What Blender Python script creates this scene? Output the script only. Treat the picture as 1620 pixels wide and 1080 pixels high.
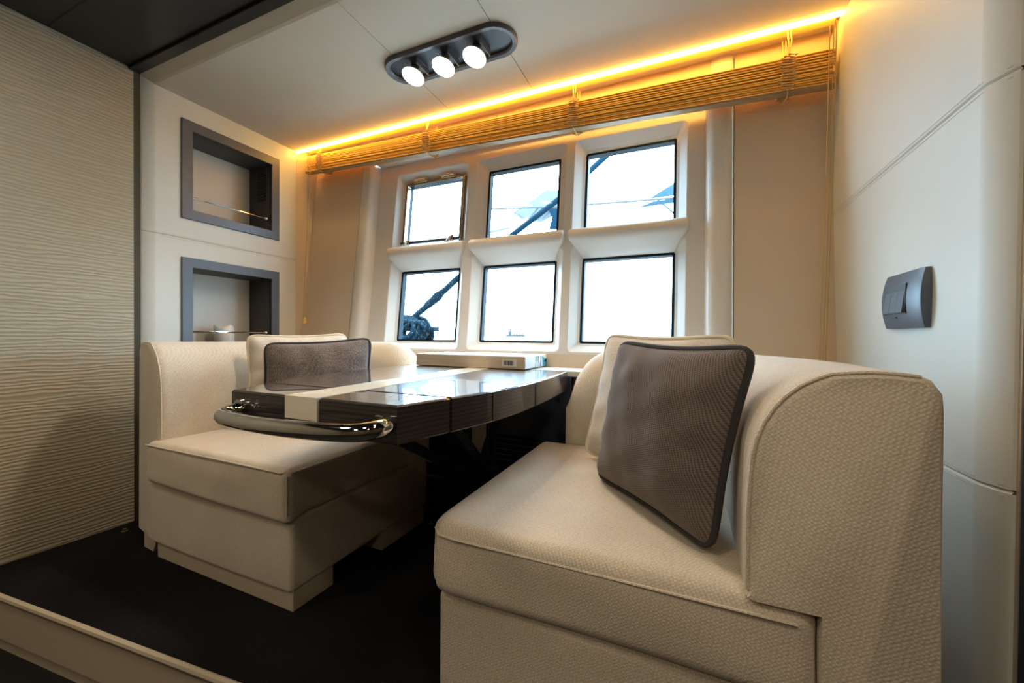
import bpy, bmesh, math, random
from mathutils import Vector, Matrix
random.seed(7)
for o in list(bpy.data.objects): bpy.data.objects.remove(o)
SC = bpy.context.scene
COL = SC.collection

# ------------------------------------------------------------------ camera
YAW, PITCH, ROLL, FPX = 0.41402, -0.010966, 0.0083256, 630.24
CAMZ = 0.88
f = Vector((-math.sin(YAW)*math.cos(PITCH), math.cos(YAW)*math.cos(PITCH), math.sin(PITCH)))
r0 = Vector((math.cos(YAW), math.sin(YAW), 0)); u0 = r0.cross(f)
rr = math.cos(ROLL)*r0 + math.sin(ROLL)*u0
uu = -math.sin(ROLL)*r0 + math.cos(ROLL)*u0
cam = bpy.data.cameras.new('camera'); camo = bpy.data.objects.new('camera', cam); COL.objects.link(camo)
cam.sensor_width = 36; cam.lens = FPX/1620*36; cam.clip_start = 0.02; cam.clip_end = 500
camo.matrix_world = Matrix(((rr.x, uu.x, -f.x, 0), (rr.y, uu.y, -f.y, 0), (rr.z, uu.z, -f.z, CAMZ), (0, 0, 0, 1)))
SC.camera = camo
# ------------------------------------------------------------------ light
W = bpy.data.worlds.new('overcast_sky'); SC.world = W; W.use_nodes = True
bg = W.node_tree.nodes['Background']
bg.inputs[1].default_value = 23.0
_t = W.node_tree; _tc = _t.nodes.new('ShaderNodeTexCoord'); _sx = _t.nodes.new('ShaderNodeSeparateXYZ'); _rp = _t.nodes.new('ShaderNodeValToRGB')
_t.links.new(_tc.outputs['Generated'], _sx.inputs[0]); _mr = _t.nodes.new('ShaderNodeMapRange'); _mr.inputs[1].default_value = -1
_t.links.new(_sx.outputs[2], _mr.inputs[0]); _t.links.new(_mr.outputs[0], _rp.inputs[0]); _t.links.new(_rp.outputs[0], bg.inputs[0])
_e = _rp.color_ramp.elements; _e[0].position = .44; _e[0].color = (.20, .27, .31, 1)      # pale hazy water below the horizon
_e[1].position = .51; _e[1].color = (.52, .79, 1.0, 1)                                    # even overcast above it
def area(name, loc, size, power, col, rot=(0, 0, 0), sy=None):
    l = bpy.data.lights.new(name, 'AREA'); l.energy = power; l.color = col; l.size = size
    if sy: l.shape = 'RECTANGLE'; l.size_y = sy
    else: l.shape = 'DISK'
    o = bpy.data.objects.new(name, l); COL.objects.link(o); o.location = loc; o.rotation_euler = rot
    return o
# the cabin's own warm ceiling downlights and one added fill, in the dark headliner behind and above the camera
WARM = (1.0, 0.84, 0.62)
for lx, ly in ((-1.7, -0.1), (-0.6, -0.45), (0.5, -0.1), (-1.3, -1.3), (0.4, -1.3), (-0.1, 0.35)):  # last entry is an unseen fill lamp, added to brighten the left sofa's side
    area('cabin_and_fill_light', (lx, ly, 2.10), 0.22, 6.0 if ly < .2 else 1.5, WARM)
SC.view_settings.view_transform = 'Standard'; SC.view_settings.look = 'None'
SC.view_settings.gamma = 1; SC.view_settings.use_curve_mapping = False
SC.view_settings.exposure = 0.0
SC.cycles.use_denoising = True
SC.cycles.max_bounces = 10; SC.cycles.diffuse_bounces = 6; SC.cycles.transparent_max_bounces = 12
SC.cycles.sample_clamp_indirect = 6

# ------------------------------------------------------------------ materials
def mat(name, col=(.5, .5, .5), rough=.5, metal=0, coat=0, emit=None, estr=0, spec=.5, sheen=0):
    m = bpy.data.materials.new(name); m.use_nodes = True
    b = m.node_tree.nodes['Principled BSDF']
    b.inputs['Base Color'].default_value = (*col, 1); b.inputs['Roughness'].default_value = rough
    b.inputs['Metallic'].default_value = metal; b.inputs['Coat Weight'].default_value = coat
    b.inputs['Coat Roughness'].default_value = .03
    b.inputs['Specular IOR Level'].default_value = spec
    b.inputs['Sheen Weight'].default_value = sheen
    if emit: b.inputs['Emission Color'].default_value = (*emit, 1); b.inputs['Emission Strength'].default_value = estr
    return m
class N:
    """small node-graph helper"""
    def __init__(s, m): s.m = m; s.t = m.node_tree; s.b = s.t.nodes['Principled BSDF']
    def n(s, typ, **kw):
        x = s.t.nodes.new(typ)
        for k, v in kw.items():
            if k in x.inputs: x.inputs[k].default_value = v
            else: setattr(x, k, v)
        return x
    def l(s, a, b): s.t.links.new(a, b)
    def coord(s, scale=(1, 1, 1), rot=(0, 0, 0), kind='Object'):
        tc = s.n('ShaderNodeTexCoord'); mp = s.n('ShaderNodeMapping')
        mp.inputs['Scale'].default_value = scale; mp.inputs['Rotation'].default_value = rot
        s.l(tc.outputs[kind], mp.inputs['Vector']); return mp.outputs[0]
    def ramp(s, fac, stops):
        r = s.n('ShaderNodeValToRGB'); e = r.color_ramp.elements
        while len(e) < len(stops): e.new(.5)
        for i, (p, c) in enumerate(stops): e[i].position = p; e[i].color = (*c, 1)
        s.l(fac, r.inputs[0]); return r.outputs[0]
    def bump(s, h, strength=.3, dist=.002, prev=None):
        b = s.n('ShaderNodeBump', Strength=strength, Distance=dist); s.l(h, b.inputs['Height'])
        if prev: s.l(prev, b.inputs['Normal'])
        return b.outputs[0]
    def normal(s, x): s.l(x, s.b.inputs['Normal'])
    def color(s, x): s.l(x, s.b.inputs['Base Color'])

def weave(name, col, dark, scale, strength=.5, rot=(.6, .5, .78)):
    m = mat(name, col, .92, spec=.15, sheen=.25); g = N(m)
    v = g.n('ShaderNodeTexVoronoi', Scale=scale, Randomness=.35); g.l(g.coord(rot=rot), v.inputs['Vector'])
    no = g.n('ShaderNodeTexNoise', Scale=9.0, Detail=3.0); g.l(g.coord(), no.inputs['Vector'])
    mx = g.n('ShaderNodeMath', operation='MULTIPLY_ADD'); g.l(v.outputs['Distance'], mx.inputs[0]); mx.inputs[1].default_value = .9
    ad = g.n('ShaderNodeMath', operation='MULTIPLY'); g.l(no.outputs[0], ad.inputs[0]); ad.inputs[1].default_value = .35
    g.l(ad.outputs[0], mx.inputs[2])
    g.color(g.ramp(mx.outputs[0], [(.2, col), (.85, dark)]))
    inv = g.n('ShaderNodeMath', operation='SUBTRACT'); inv.inputs[0].default_value = 1; g.l(v.outputs['Distance'], inv.inputs[1])
    g.normal(g.bump(inv.outputs[0], strength, .0016)); return m
def leather(name, col, rough=.5):
    m = mat(name, col, rough, spec=.35); g = N(m)
    no = g.n('ShaderNodeTexNoise', Scale=380.0, Detail=2.0); g.l(g.coord(), no.inputs['Vector'])
    n2 = g.n('ShaderNodeTexNoise', Scale=3.0, Detail=2.0); g.l(g.coord(), n2.inputs['Vector'])
    g.color(g.ramp(n2.outputs[0], [(.3, tuple(c*.96 for c in col)), (.7, col)]))
    g.normal(g.bump(no.outputs[0], .12, .0006)); return m

M = {}
M['leather'] = leather('cream_leather', (.67, .665, .60))
M['hull'] = leather('tan_vinyl', (.64, .52, .39), .55)
M['ceiling'] = leather('cream_headliner', (.57, .50, .40), .6)
M['white'] = mat('white_moulding', (.68, .64, .59), .35, spec=.4)
M['sofa'] = weave('sofa_weave', (.77, .69, .575), (.56, .475, .37), 210, .6)
M['cream_p'] = weave('cream_cushion_cloth', (.76, .71, .63), (.58, .5, .4), 260, .4)
M['pipe_cream'] = mat('cream_piping', (.70, .60, .44), .85)
M['pipe_dark'] = mat('charcoal_piping', (.030, .026, .030), .8)
M['pipe_sofa'] = weave('sofa_piping_cloth', (.66, .57, .45), (.5, .42, .31), 260, .4)
def brown():
    m = mat('brown_ribbed_cloth', (.13, .10, .085), .85, spec=.2, sheen=.2); g = N(m)
    v = g.n('ShaderNodeTexVoronoi', Scale=250.0, Randomness=.55); g.l(g.coord(scale=(1, 1, .55), rot=(.3, .2, .7)), v.inputs['Vector'])
    n2 = g.n('ShaderNodeTexNoise', Scale=14.0, Detail=3.0); g.l(g.coord(), n2.inputs['Vector'])
    mx = g.n('ShaderNodeMath', operation='MULTIPLY_ADD'); g.l(n2.outputs[0], mx.inputs[0]); mx.inputs[1].default_value = .3; g.l(v.outputs['Distance'], mx.inputs[2])
    g.color(g.ramp(mx.outputs[0], [(.25, (.25, .205, .185)), (.8, (.11, .086, .078))]))
    iv = g.n('ShaderNodeMath', operation='SUBTRACT'); iv.inputs[0].default_value = 1; g.l(v.outputs['Distance'], iv.inputs[1])
    g.normal(g.bump(iv.outputs[0], .8, .002)); return m
M['brown_far'] = brown()
def brown2():
    m = mat('brown_twill_cloth', (.13, .10, .085), .85, spec=.2, sheen=.2); g = N(m)
    w = g.n('ShaderNodeTexWave', Scale=56.0, Distortion=.6, Detail=1.0, bands_direction='X'); g.l(g.coord(rot=(0, .55, .75)), w.inputs['Vector'])
    w2 = g.n('ShaderNodeTexWave', Scale=70.0, Distortion=.4, Detail=1.0, bands_direction='Z'); g.l(g.coord(rot=(.3, .2, 0)), w2.inputs['Vector'])
    n2 = g.n('ShaderNodeTexNoise', Scale=10.0, Detail=3.0); g.l(g.coord(), n2.inputs['Vector'])
    mu = g.n('ShaderNodeMath', operation='MULTIPLY_ADD'); g.l(w2.outputs['Fac'], mu.inputs[0]); mu.inputs[1].default_value = .45; g.l(w.outputs['Fac'], mu.inputs[2])
    ad = g.n('ShaderNodeMath', operation='MULTIPLY_ADD'); g.l(n2.outputs[0], ad.inputs[0]); ad.inputs[1].default_value = .35; g.l(mu.outputs[0], ad.inputs[2])
    g.color(g.ramp(ad.outputs[0], [(.2, (.068, .053, .048)), (1.15, (.175, .138, .124))]))
    g.normal(g.bump(mu.outputs[0], .6, .0016)); return m
M['brown_p'] = brown2()
def ribbed():
    m = mat('rippled_wall_cloth', (.50, .44, .33), .55, spec=.35); g = N(m)
    w = g.n('ShaderNodeTexWave', Scale=21.0, Distortion=7.0, Detail=3.0, bands_direction='Z')
    w.inputs['Detail Scale'].default_value = 1.4
    g.l(g.coord(scale=(.25, .22, 1)), w.inputs['Vector'])
    g.color(g.ramp(w.outputs['Fac'], [(0, (.37, .32, .225)), (1, (.45, .395, .29))]))
    g.normal(g.bump(w.outputs['Fac'], .5, .0035)); return m
M['ribbed'] = ribbed()
def carpet():
    m = mat('black_carpet', (.010, .010, .012), 1, spec=.1); g = N(m)
    no = g.n('ShaderNodeTexNoise', Scale=420.0, Detail=2.0); g.l(g.coord(), no.inputs['Vector'])
    n2 = g.n('ShaderNodeTexNoise', Scale=2.2, Detail=3.0); g.l(g.coord(), n2.inputs['Vector'])
    mx = g.n('ShaderNodeMath', operation='MULTIPLY'); g.l(no.outputs[0], mx.inputs[0]); g.l(n2.outputs[0], mx.inputs[1])
    g.color(g.ramp(mx.outputs[0], [(.12, (.005, .005, .006)), (.42, (.017, .016, .018))]))
    g.normal(g.bump(no.outputs[0], .8, .003)); return m
M['carpet'] = carpet()
def ebony(name='ebony_veneer', rot=0):
    m = mat(name, (.03, .02, .02), .35, coat=1.0, spec=.4); g = N(m)
    w = g.n('ShaderNodeTexWave', Scale=14.0, Distortion=3.0, Detail=4.0, bands_direction='Z'); w.inputs['Detail Scale'].default_value = 2
    g.l(g.coord(scale=(.2, .2, 2.2) if not rot else (2.2, .15, 1), rot=(0, 0, 0) if not rot else (0, math.pi/2, 0)), w.inputs['Vector'])
    g.color(g.ramp(w.outputs['Fac'], [(.1, (.009, .007, .009)), (.9, (.030, .020, .020))])); return m
M['ebony'] = ebony(); M['ebony_top'] = ebony('ebony_veneer_top', 1)
M['inlay'] = mat('cream_inlay_lacquer', (.74, .68, .55), .3, coat=.5)
M['chrome'] = mat('polished_chrome', (.62, .60, .58), .06, 1)
M['bronze'] = mat('bronze_metal', (.42, .33, .26), .18, 1)
M['steel'] = mat('satin_steel', (.62, .58, .52), .25, 1)
M['graphite'] = mat('graphite_frame_lacquer', (.088, .097, .118), .40, spec=.5)
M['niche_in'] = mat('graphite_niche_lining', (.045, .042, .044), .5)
M['niche_back'] = leather('grey_beige_leather', (.74, .70, .63), .45)
M['black'] = mat('matte_black', (.006, .006, .007), .6)
M['darkgap'] = mat('dark_olive_joint', (.05, .042, .02), .7)
M['blackgloss'] = mat('black_gloss_lacquer', (.030, .040, .062), .2, coat=1)
M['darkceil'] = mat('dark_headliner', (.013, .012, .014), .32, spec=.4)
M['navy'] = mat('navy_bulkhead', (.008, .010, .016), .5)
M['step'] = leather('tan_step_leather', (.55, .46, .34), .5)
M['plinth'] = leather('beige_plinth', (.56, .47, .36), .55)
M['walnut'] = mat('walnut_panel', (.15, .09, .05), .5)
M['gasket'] = mat('glare_tinted_gasket', (.005, .016, .026), .6, spec=.2)  # dark gasket; its blue tint is window glare put into the colour
M['slat'] = mat('honey_wood_slat', (.90, .60, .16), .4, spec=.5)
M['rail'] = mat('tan_bottom_rail', (.36, .23, .11), .5)
M['cord'] = mat('tan_cord', (.58, .38, .16), .8)
M['led'] = mat('amber_led', (1, .6, .1), .4, emit=(1, .55, .09), estr=40)
M['bulb'] = mat('lamp_lens', (1, .95, .85), .3, emit=(1, .86, .66), estr=14)
M['lampgrey'] = mat('grey_lamp_metal', (.10, .095, .105), .35, .3)
M['lampin'] = mat('dark_lamp_well', (.030, .030, .036), .4)
M['socket'] = mat('lamp_socket_ceramic', (.42, .40, .38), .3)
M['switch'] = mat('graphite_switch', (.075, .095, .125), .38)
M['switch_d'] = mat('graphite_switch_key', (.085, .11, .145), .35)
M['box'] = None
def boxwood():
    m = mat('pale_box_card', (.62, .52, .40), .45); g = N(m)
    w = g.n('ShaderNodeTexNoise', Scale=6.0, Detail=4.0); g.l(g.coord(scale=(1, 6, 22)), w.inputs['Vector'])
    g.color(g.ramp(w.outputs[0], [(.3, (.56, .46, .34)), (.7, (.68, .58, .46))])); return m
M['box'] = boxwood()
M['paper'] = mat('white_paper', (.8, .8, .78), .5)
M['boxtop'] = mat('white_box_lid', (.75, .76, .76), .3)
M['teal'] = mat('teal_print', (.05, .33, .42), .4); M['blue'] = mat('blue_print', (.05, .12, .35), .4)
M['yellow'] = mat('yellow_print', (.80, .55, .06), .4); M['ink'] = mat('black_ink', (.03, .03, .035), .5)
M['candle'] = mat('white_wax', (.80, .76, .68), .5)
M['brass'] = mat('brass_stud', (.55, .45, .28), .3, 1)
M['rope'] = None
def ropem():
    m = mat('speckled_blue_rope', (.02, .04, .06), .9, spec=.05); g = N(m)
    v = g.n('ShaderNodeTexVoronoi', Scale=46.0); g.l(g.coord(), v.inputs['Vector'])
    g.color(g.ramp(v.outputs['Distance'], [(.16, (.07, .08, .085)), (.34, (.006, .020, .032))]))
    w = g.n('ShaderNodeTexWave', Scale=14.0); g.l(g.coord(), w.inputs['Vector']); g.normal(g.bump(w.outputs['Fac'], .5, .01)); return m
M['rope'] = ropem()
M['rope_p'] = mat('plain_blue_rope', (.006, .022, .036), .9, spec=.05)
M['gel'] = mat('white_gelcoat', (.86, .88, .90), .5)
M['cover'] = mat('pale_canvas_cover', (.072, .080, .084), .9)
M['coverd'] = mat('grey_canvas_stripe', (.032, .040, .044), .9)
M['tint'] = mat('blue_tinted_screen', (.012, .032, .046), .6, spec=.1)
M['fender'] = mat('navy_cloth', (.003, .014, .025), .9, spec=.05)
M['mist'] = mat('misty_grey_hull', (.018, .021, .023), .9)
def glassm():
    m = bpy.data.materials.new('window_glass'); m.use_nodes = True; t = m.node_tree
    t.nodes.remove(t.nodes['Principled BSDF'])
    tr = t.nodes.new('ShaderNodeBsdfTransparent'); tr.inputs[0].default_value = (.95, .98, 1, 1)
    gl = t.nodes.new('ShaderNodeBsdfGlossy'); gl.inputs['Roughness'].default_value = .02
    fr = t.nodes.new('ShaderNodeFresnel'); fr.inputs[0].default_value = 1.35
    mx = t.nodes.new('ShaderNodeMixShader')
    t.links.new(fr.outputs[0], mx.inputs[0]); t.links.new(tr.outputs[0], mx.inputs[1]); t.links.new(gl.outputs[0], mx.inputs[2])
    t.links.new(mx.outputs[0], t.nodes['Material Output'].inputs[0]); return m
M['glass'] = glassm()

# ------------------------------------------------------------------ mesh helpers
class MB:
    def __init__(s): s.v = []; s.f = []
    def add(s, vs, fs):
        o = len(s.v); s.v += [tuple(p) for p in vs]; s.f += [tuple(i+o for i in q) for q in fs]; return s
    def quad(s, a, b, c, d): return s.add([a, b, c, d], [(0, 1, 2, 3)])
    def box(s, x0, x1, y0, y1, z0, z1, bev=0):
        if bev <= 0:
            p = [(x, y, z) for x in (x0, x1) for y in (y0, y1) for z in (z0, z1)]
            return s.add(p, [(0, 1, 3, 2), (4, 6, 7, 5), (0, 4, 5, 1), (2, 3, 7, 6), (0, 2, 6, 4), (1, 5, 7, 3)])
        bm = bmesh.new(); bmesh.ops.create_cube(bm, size=1)
        for v in bm.verts: v.co = Vector(((x0+x1)/2+v.co.x*(x1-x0), (y0+y1)/2+v.co.y*(y1-y0), (z0+z1)/2+v.co.z*(z1-z0)))
        bmesh.ops.bevel(bm, geom=bm.edges[:], offset=bev, segments=2, affect='EDGES', profile=.5)
        return s.bm(bm)
    def bm(s, bm):
        bm.verts.index_update(); bm.faces.index_update()
        s.add([v.co[:] for v in bm.verts], [[v.index for v in q.verts] for q in bm.faces]); bm.free(); return s
    def tube(s, pts, r, n=8, closed=False, caps=True):
        pts = [Vector(p) for p in pts]; k = len(pts); rings = []
        rs = r if isinstance(r, (list, tuple)) else [r]*k
        up = Vector((0, 0, 1)); prev = None
        for i, p in enumerate(pts):
            if closed: t = pts[(i+1) % k]-pts[i-1]
            else: t = pts[min(i+1, k-1)]-pts[max(i-1, 0)]
            t.normalize()
            if prev is None:
                a = up if abs(t.z) < .9 else Vector((1, 0, 0)); prev = t.cross(a).normalized()
            prev = (prev - t*prev.dot(t)).normalized(); b = t.cross(prev)
            rings.append([p+rs[i]*(math.cos(2*math.pi*j/n)*prev+math.sin(2*math.pi*j/n)*b) for j in range(n)])
        vs = [q for R in rings for q in R]; fs = []
        for i in range(k if closed else k-1):
            for j in range(n):
                fs.append((i*n+j, i*n+(j+1) % n, ((i+1) % k)*n+(j+1) % n, ((i+1) % k)*n+j))
        if caps and not closed: fs += [tuple(range(n-1, -1, -1)), tuple((k-1)*n+j for j in range(n))]
        return s.add(vs, fs)
    def loft(s, rings, closed_ring=True, cap0=False, cap1=False):
        n = len(rings[0]); vs = [p for R in rings for p in R]; fs = []
        for i in range(len(rings)-1):
            for j in range(n if closed_ring else n-1):
                fs.append((i*n+j, i*n+(j+1) % n, (i+1)*n+(j+1) % n, (i+1)*n+j))
        if cap0: fs.append(tuple(range(n-1, -1, -1)))
        if cap1: fs.append(tuple((len(rings)-1)*n+j for j in range(n)))
        return s.add(vs, fs)
    def build(s, name, m, parent=None, smooth=False, angle=35):
        me = bpy.data.meshes.new(name)
        base = Vector(parent_world(parent)) if parent else Vector((0, 0, 0))
        me.from_pydata([tuple(Vector(p)-base) for p in s.v], [], s.f); me.validate()
        bm = bmesh.new(); bm.from_mesh(me); bmesh.ops.recalc_face_normals(bm, faces=bm.faces[:]); bm.to_mesh(me); bm.free()
        me.materials.append(m if not isinstance(m, str) else M[m])
        o = bpy.data.objects.new(name, me); COL.objects.link(o)
        if parent: o.parent = parent
        if smooth:
            for p in me.polygons: p.use_smooth = True
            try: me.set_sharp_from_angle(angle=math.radians(angle))
            except Exception: pass
        return o
ORIG = {}
def parent_world(p):
    b = Vector((0, 0, 0))
    while p: b = b+p.location; p = p.parent
    return b
def tag(o, label, cat=None, group=None, kind=None):
    o['label'] = label
    if cat: o['category'] = cat
    if group: o['group'] = group
    if kind: o['kind'] = kind
    return o
def thing(name, loc, label, cat=None, group=None, kind=None):
    o = bpy.data.objects.new(name, None); COL.objects.link(o); o.location = loc; o.empty_display_size = .05
    return tag(o, label, cat, group, kind)
def recentre(o):
    """put a one-mesh thing's origin at the bottom centre of its mesh"""
    vs = [v.co for v in o.data.vertices]
    c = Vector(((min(v.x for v in vs)+max(v.x for v in vs))/2, (min(v.y for v in vs)+max(v.y for v in vs))/2, min(v.z for v in vs)))
    o.data.transform(Matrix.Translation(-c)); o.location = c; return o
def rbox(lo, hi, r, n=10, fn=None):
    """rounded box as a dense surface; fn deforms a point"""
    mb = MB(); lo = Vector(lo); hi = Vector(hi); d = hi-lo
    def mp(p):
        inner = Vector([min(max(p[i], lo[i]+r), hi[i]-r) for i in range(3)]); e = p-inner
        q = inner+e.normalized()*r if e.length > 1e-9 else p
        return fn(q) if fn else q
    def params(L):
        m = max(2, min(30, int(L/.035))); a = [r*i/4 for i in range(4)]
        return a+[r+(L-2*r)*i/m for i in range(m+1)]+[L-r+r*(i+1)/4 for i in range(4)]
    P = [params(d[i]) for i in range(3)]
    for ax in range(3):
        a, b = [(1, 2), (0, 2), (0, 1)][ax]
        for side in (0, 1):
            vs = []
            for i in P[a]:
                for j in P[b]:
                    p = [0, 0, 0]; p[ax] = lo[ax] if side == 0 else hi[ax]; p[a] = lo[a]+i; p[b] = lo[b]+j
                    vs.append(mp(Vector(p)))
            na, nb = len(P[a]), len(P[b])
            mb.add(vs, [(i*nb+j, i*nb+j+1, (i+1)*nb+j+1, (i+1)*nb+j) for i in range(na-1) for j in range(nb-1)])
    bm = bmesh.new(); vv = [bm.verts.new(p) for p in mb.v]
    for q in mb.f:
        try: bm.faces.new([vv[i] for i in q])
        except ValueError: pass
    bmesh.ops.remove_doubles(bm, verts=bm.verts[:], dist=1e-5)
    out = MB(); out.bm(bm); return out

# ------------------------------------------------------------------ dimensions of the alcove
XL, XR = -2.364, 0.516          # the two side walls of the alcove
YO, YC, YB = 1.02, 1.075, 1.83  # opening, chamfer, rear edge of the ceiling
ZC = 2.085
HK, HY0 = 0.112, 1.886          # the hull side leans outward
HN = Vector((0, 1, -HK)).normalized()
def hp(x, z, off=0): return Vector((x, HY0+HK*(z-1), z))+HN*off

# ------------------------------------------------------------------ floors and step
mb = MB()
ste = [(-2.40, .503), (-2.117, .531), (-1.017, .640), (-.2, .70), (.55, .74), (2.0, .80)]
n = len(ste)
top = [(x, y, 0) for x, y in ste]+[(2.0, 2.2, 0), (-2.40, 2.2, 0)]
mb.add(top+[(x, y, -.03) for x, y, z in top], [tuple(range(len(top))), tuple(range(2*len(top)-1, len(top)-1, -1))] +
       [(i, (i+1) % len(top), len(top)+(i+1) % len(top), len(top)+i) for i in range(len(top))])
fl = mb.build('floor', 'carpet'); tag(fl, 'black carpet on the raised floor under the dinette', kind='structure')
mb = MB()
for i in range(n-1):
    (xa, ya), (xb, yb) = ste[i], ste[i+1]
    mb.quad((xa, ya, -.012), (xb, yb, -.012), (xb, yb, -.155), (xa, ya, -.155))
tr = mb.build('trim_1', 'step', smooth=True); tag(tr, 'tan leather riser along the edge of the raised floor', kind='structure')
MB().tube([(x, y-.003, -.008) for x, y in ste], .010, 8).build('nosing', 'step', tr, True)
mb = MB()
for i in range(n-1):
    (xa, ya), (xb, yb) = ste[i], ste[i+1]
    mb.add([(xa, ya+.012, -.155), (xb, yb+.012, -.155), (xb, yb+.012, -.205), (xa, ya+.012, -.205), (xa, ya, -.155), (xb, yb, -.155)], [(0, 1, 2, 3), (0, 1, 5, 4)])
mb.build('toe_strip', 'plinth', tr)
tag(MB().box(-2.45, 2.0, -2.6, .9, -.24, -.205).build('floor', 'black'), 'dark lower cabin floor below the step', kind='structure')

# ------------------------------------------------------------------ cabin shell around the camera
mb = MB().box(-2.45, -2.37, -2.6, .995, -.21, 2.112)
tag(mb.build('wall_cabin_left', 'ribbed'), 'tan rippled fabric wall panel left of the alcove', kind='structure')
t = MB().box(-2.42, -2.375, .994, 1.022, -.1, 2.11).build('trim_2', 'darkgap'); tag(t, 'dark olive joint between rippled panel and cream alcove wall', kind='structure')
mb = MB().box(-2.45, 2.0, -2.6, 1.0, 2.112, 2.15)
ce = mb.build('ceiling', 'darkceil'); tag(ce, 'black glossy cabin ceiling outside the alcove', kind='structure')
mb = MB().box(-2.37, .56, .975, 1.018, 2.098, 2.113, .003); mb.build('edge_strip', 'darkceil', ce)
MB().box(-2.36, 1.9, .72, .724, 2.1105, 2.113).build('joint', 'black', ce)
tag(MB().box(.545, 2.0, .955, 1.01, -.2, 2.112, .004).build('wall_cabin_right', 'navy'), 'dark navy bulkhead beside the right alcove wall', kind='structure')
tag(MB().box(1.96, 2.04, -2.6, 1.0, -.2, 2.15).build('wall_cabin_end', 'walnut'), 'walnut cabin side wall behind the camera', kind='structure')
mb = MB().box(-2.45, 2.04, -2.66, -2.6, -.24, 2.15)
tag(mb.build('wall_cabin_rear', 'walnut'), 'walnut cabin wall behind the camera', kind='structure')

# ------------------------------------------------------------------ alcove ceiling, three panels
ce2 = thing('ceiling', (-.924, YO, ZC), 'cream alcove ceiling of three panels with thin joints', kind='structure')
xs = [XL-.03, -1.172, -.702, XR+.03]
for i in range(3):
    x0, x1 = xs[i]+(.0012 if i else 0), xs[i+1]-(.0012 if i < 2 else 0)
    prof = [(YO-.002, ZC+.022), (YO+.004, ZC+.019), (YC-.012, ZC+.003), (YC, ZC), (YB-.004, ZC), (YB, ZC+.004), (YB, ZC+.05), (YO-.002, ZC+.05)]
    mb = MB().loft([[(x, y, z) for y, z in prof] for x in (x0, x1)], True, True, True)
    mb.build('ceiling_panel', 'ceiling', ce2)
mb = MB().box(XL-.05, XR+.05, YO, 2.2, ZC+.05, ZC+.075); mb.build('recess_top', 'ceiling', ce2)

# ------------------------------------------------------------------ left alcove wall with two openings
NY0, NY1 = 1.200, 1.692
NICHES = [(1.492, 1.962), (.790, 1.258)]
wl = thing('wall_left', (XL, 1.4, 0), 'cream leather alcove wall holding the two graphite niches', kind='structure')
def stitched(parent, pts, dz):
    mb = MB()
    for a, b in zip(pts[:-1], pts[1:]):
        a = Vector(a); b = Vector(b); L = (b-a).length; k = max(1, int(L/.011))
        for i in range(k):
            p = a.lerp(b, (i+.15)/k)+Vector((0, 0, dz)); q = a.lerp(b, (i+.8)/k)+Vector((0, 0, dz))
            mb.tube([p, q], .0007, 4)
    o = mb.build('stitching', 'plinth', parent); o['kind'] = 'stuff'; return o
def side_panel(X, sgn, z0, z1, hole, parent, ymax):
    """sgn = outward direction of the wall (-1 left wall, +1 right wall)"""
    mb = MB(); e = .004
    def q(y0, y1, a, b): mb.quad((X, y0, a), (X, y1, a), (X, y1, b), (X, y0, b))
    a, b = z0+e, z1-e
    if hole:
        h0, h1 = hole
        q(YC, NY0, a, b); q(NY1, ymax, a, b); q(NY0, NY1, a, h0); q(NY0, NY1, h1, b)
    else: q(YC, ymax, a, b)
    chp = [(X, YC), (X+sgn*.0015, YC-.012), (X+sgn*.018, YO+.006), (X+sgn*.024, YO), (X+sgn*.06, YO)]
    mb.loft([[(x, y, z) for x, y in chp] for z in (a, b)], False)
    # rolled edges at the joint
    for za, zb in ((a, z0), (b, z1)):
        pts = [(X, ymax), *chp[:-1]]
        mb.loft([[(x, y, za) for x, y in pts], [(x+sgn*.004, y+(.002 if k else 0), zb) for k, (x, y) in enumerate(pts)]], False)
    return mb.build('leather_panel', 'leather', parent, True, 40)
side_panel(XL, -1, 1.372, 2.105, NICHES[0], wl, YB)
side_panel(XL, -1, 0.0, 1.372, NICHES[1], wl, YB)
MB().quad((XL-.002, YB, 0), (XL-.002, 2.2, 0), (XL-.002, 2.2, 2.15), (XL-.002, YB, 2.15)).build('rear_strip', 'hull', wl)
MB().box(XL-.30, XL-.245, 1.06, 2.2, 0, 2.15).build('backing', 'black', wl)
sp = [(XL+.0008, YB, 1.372), (XL+.0008, YC, 1.372), (XL-.018, YO+.004, 1.372)]
stitched(wl, sp, .009); stitched(wl, sp, -.009)

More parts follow.
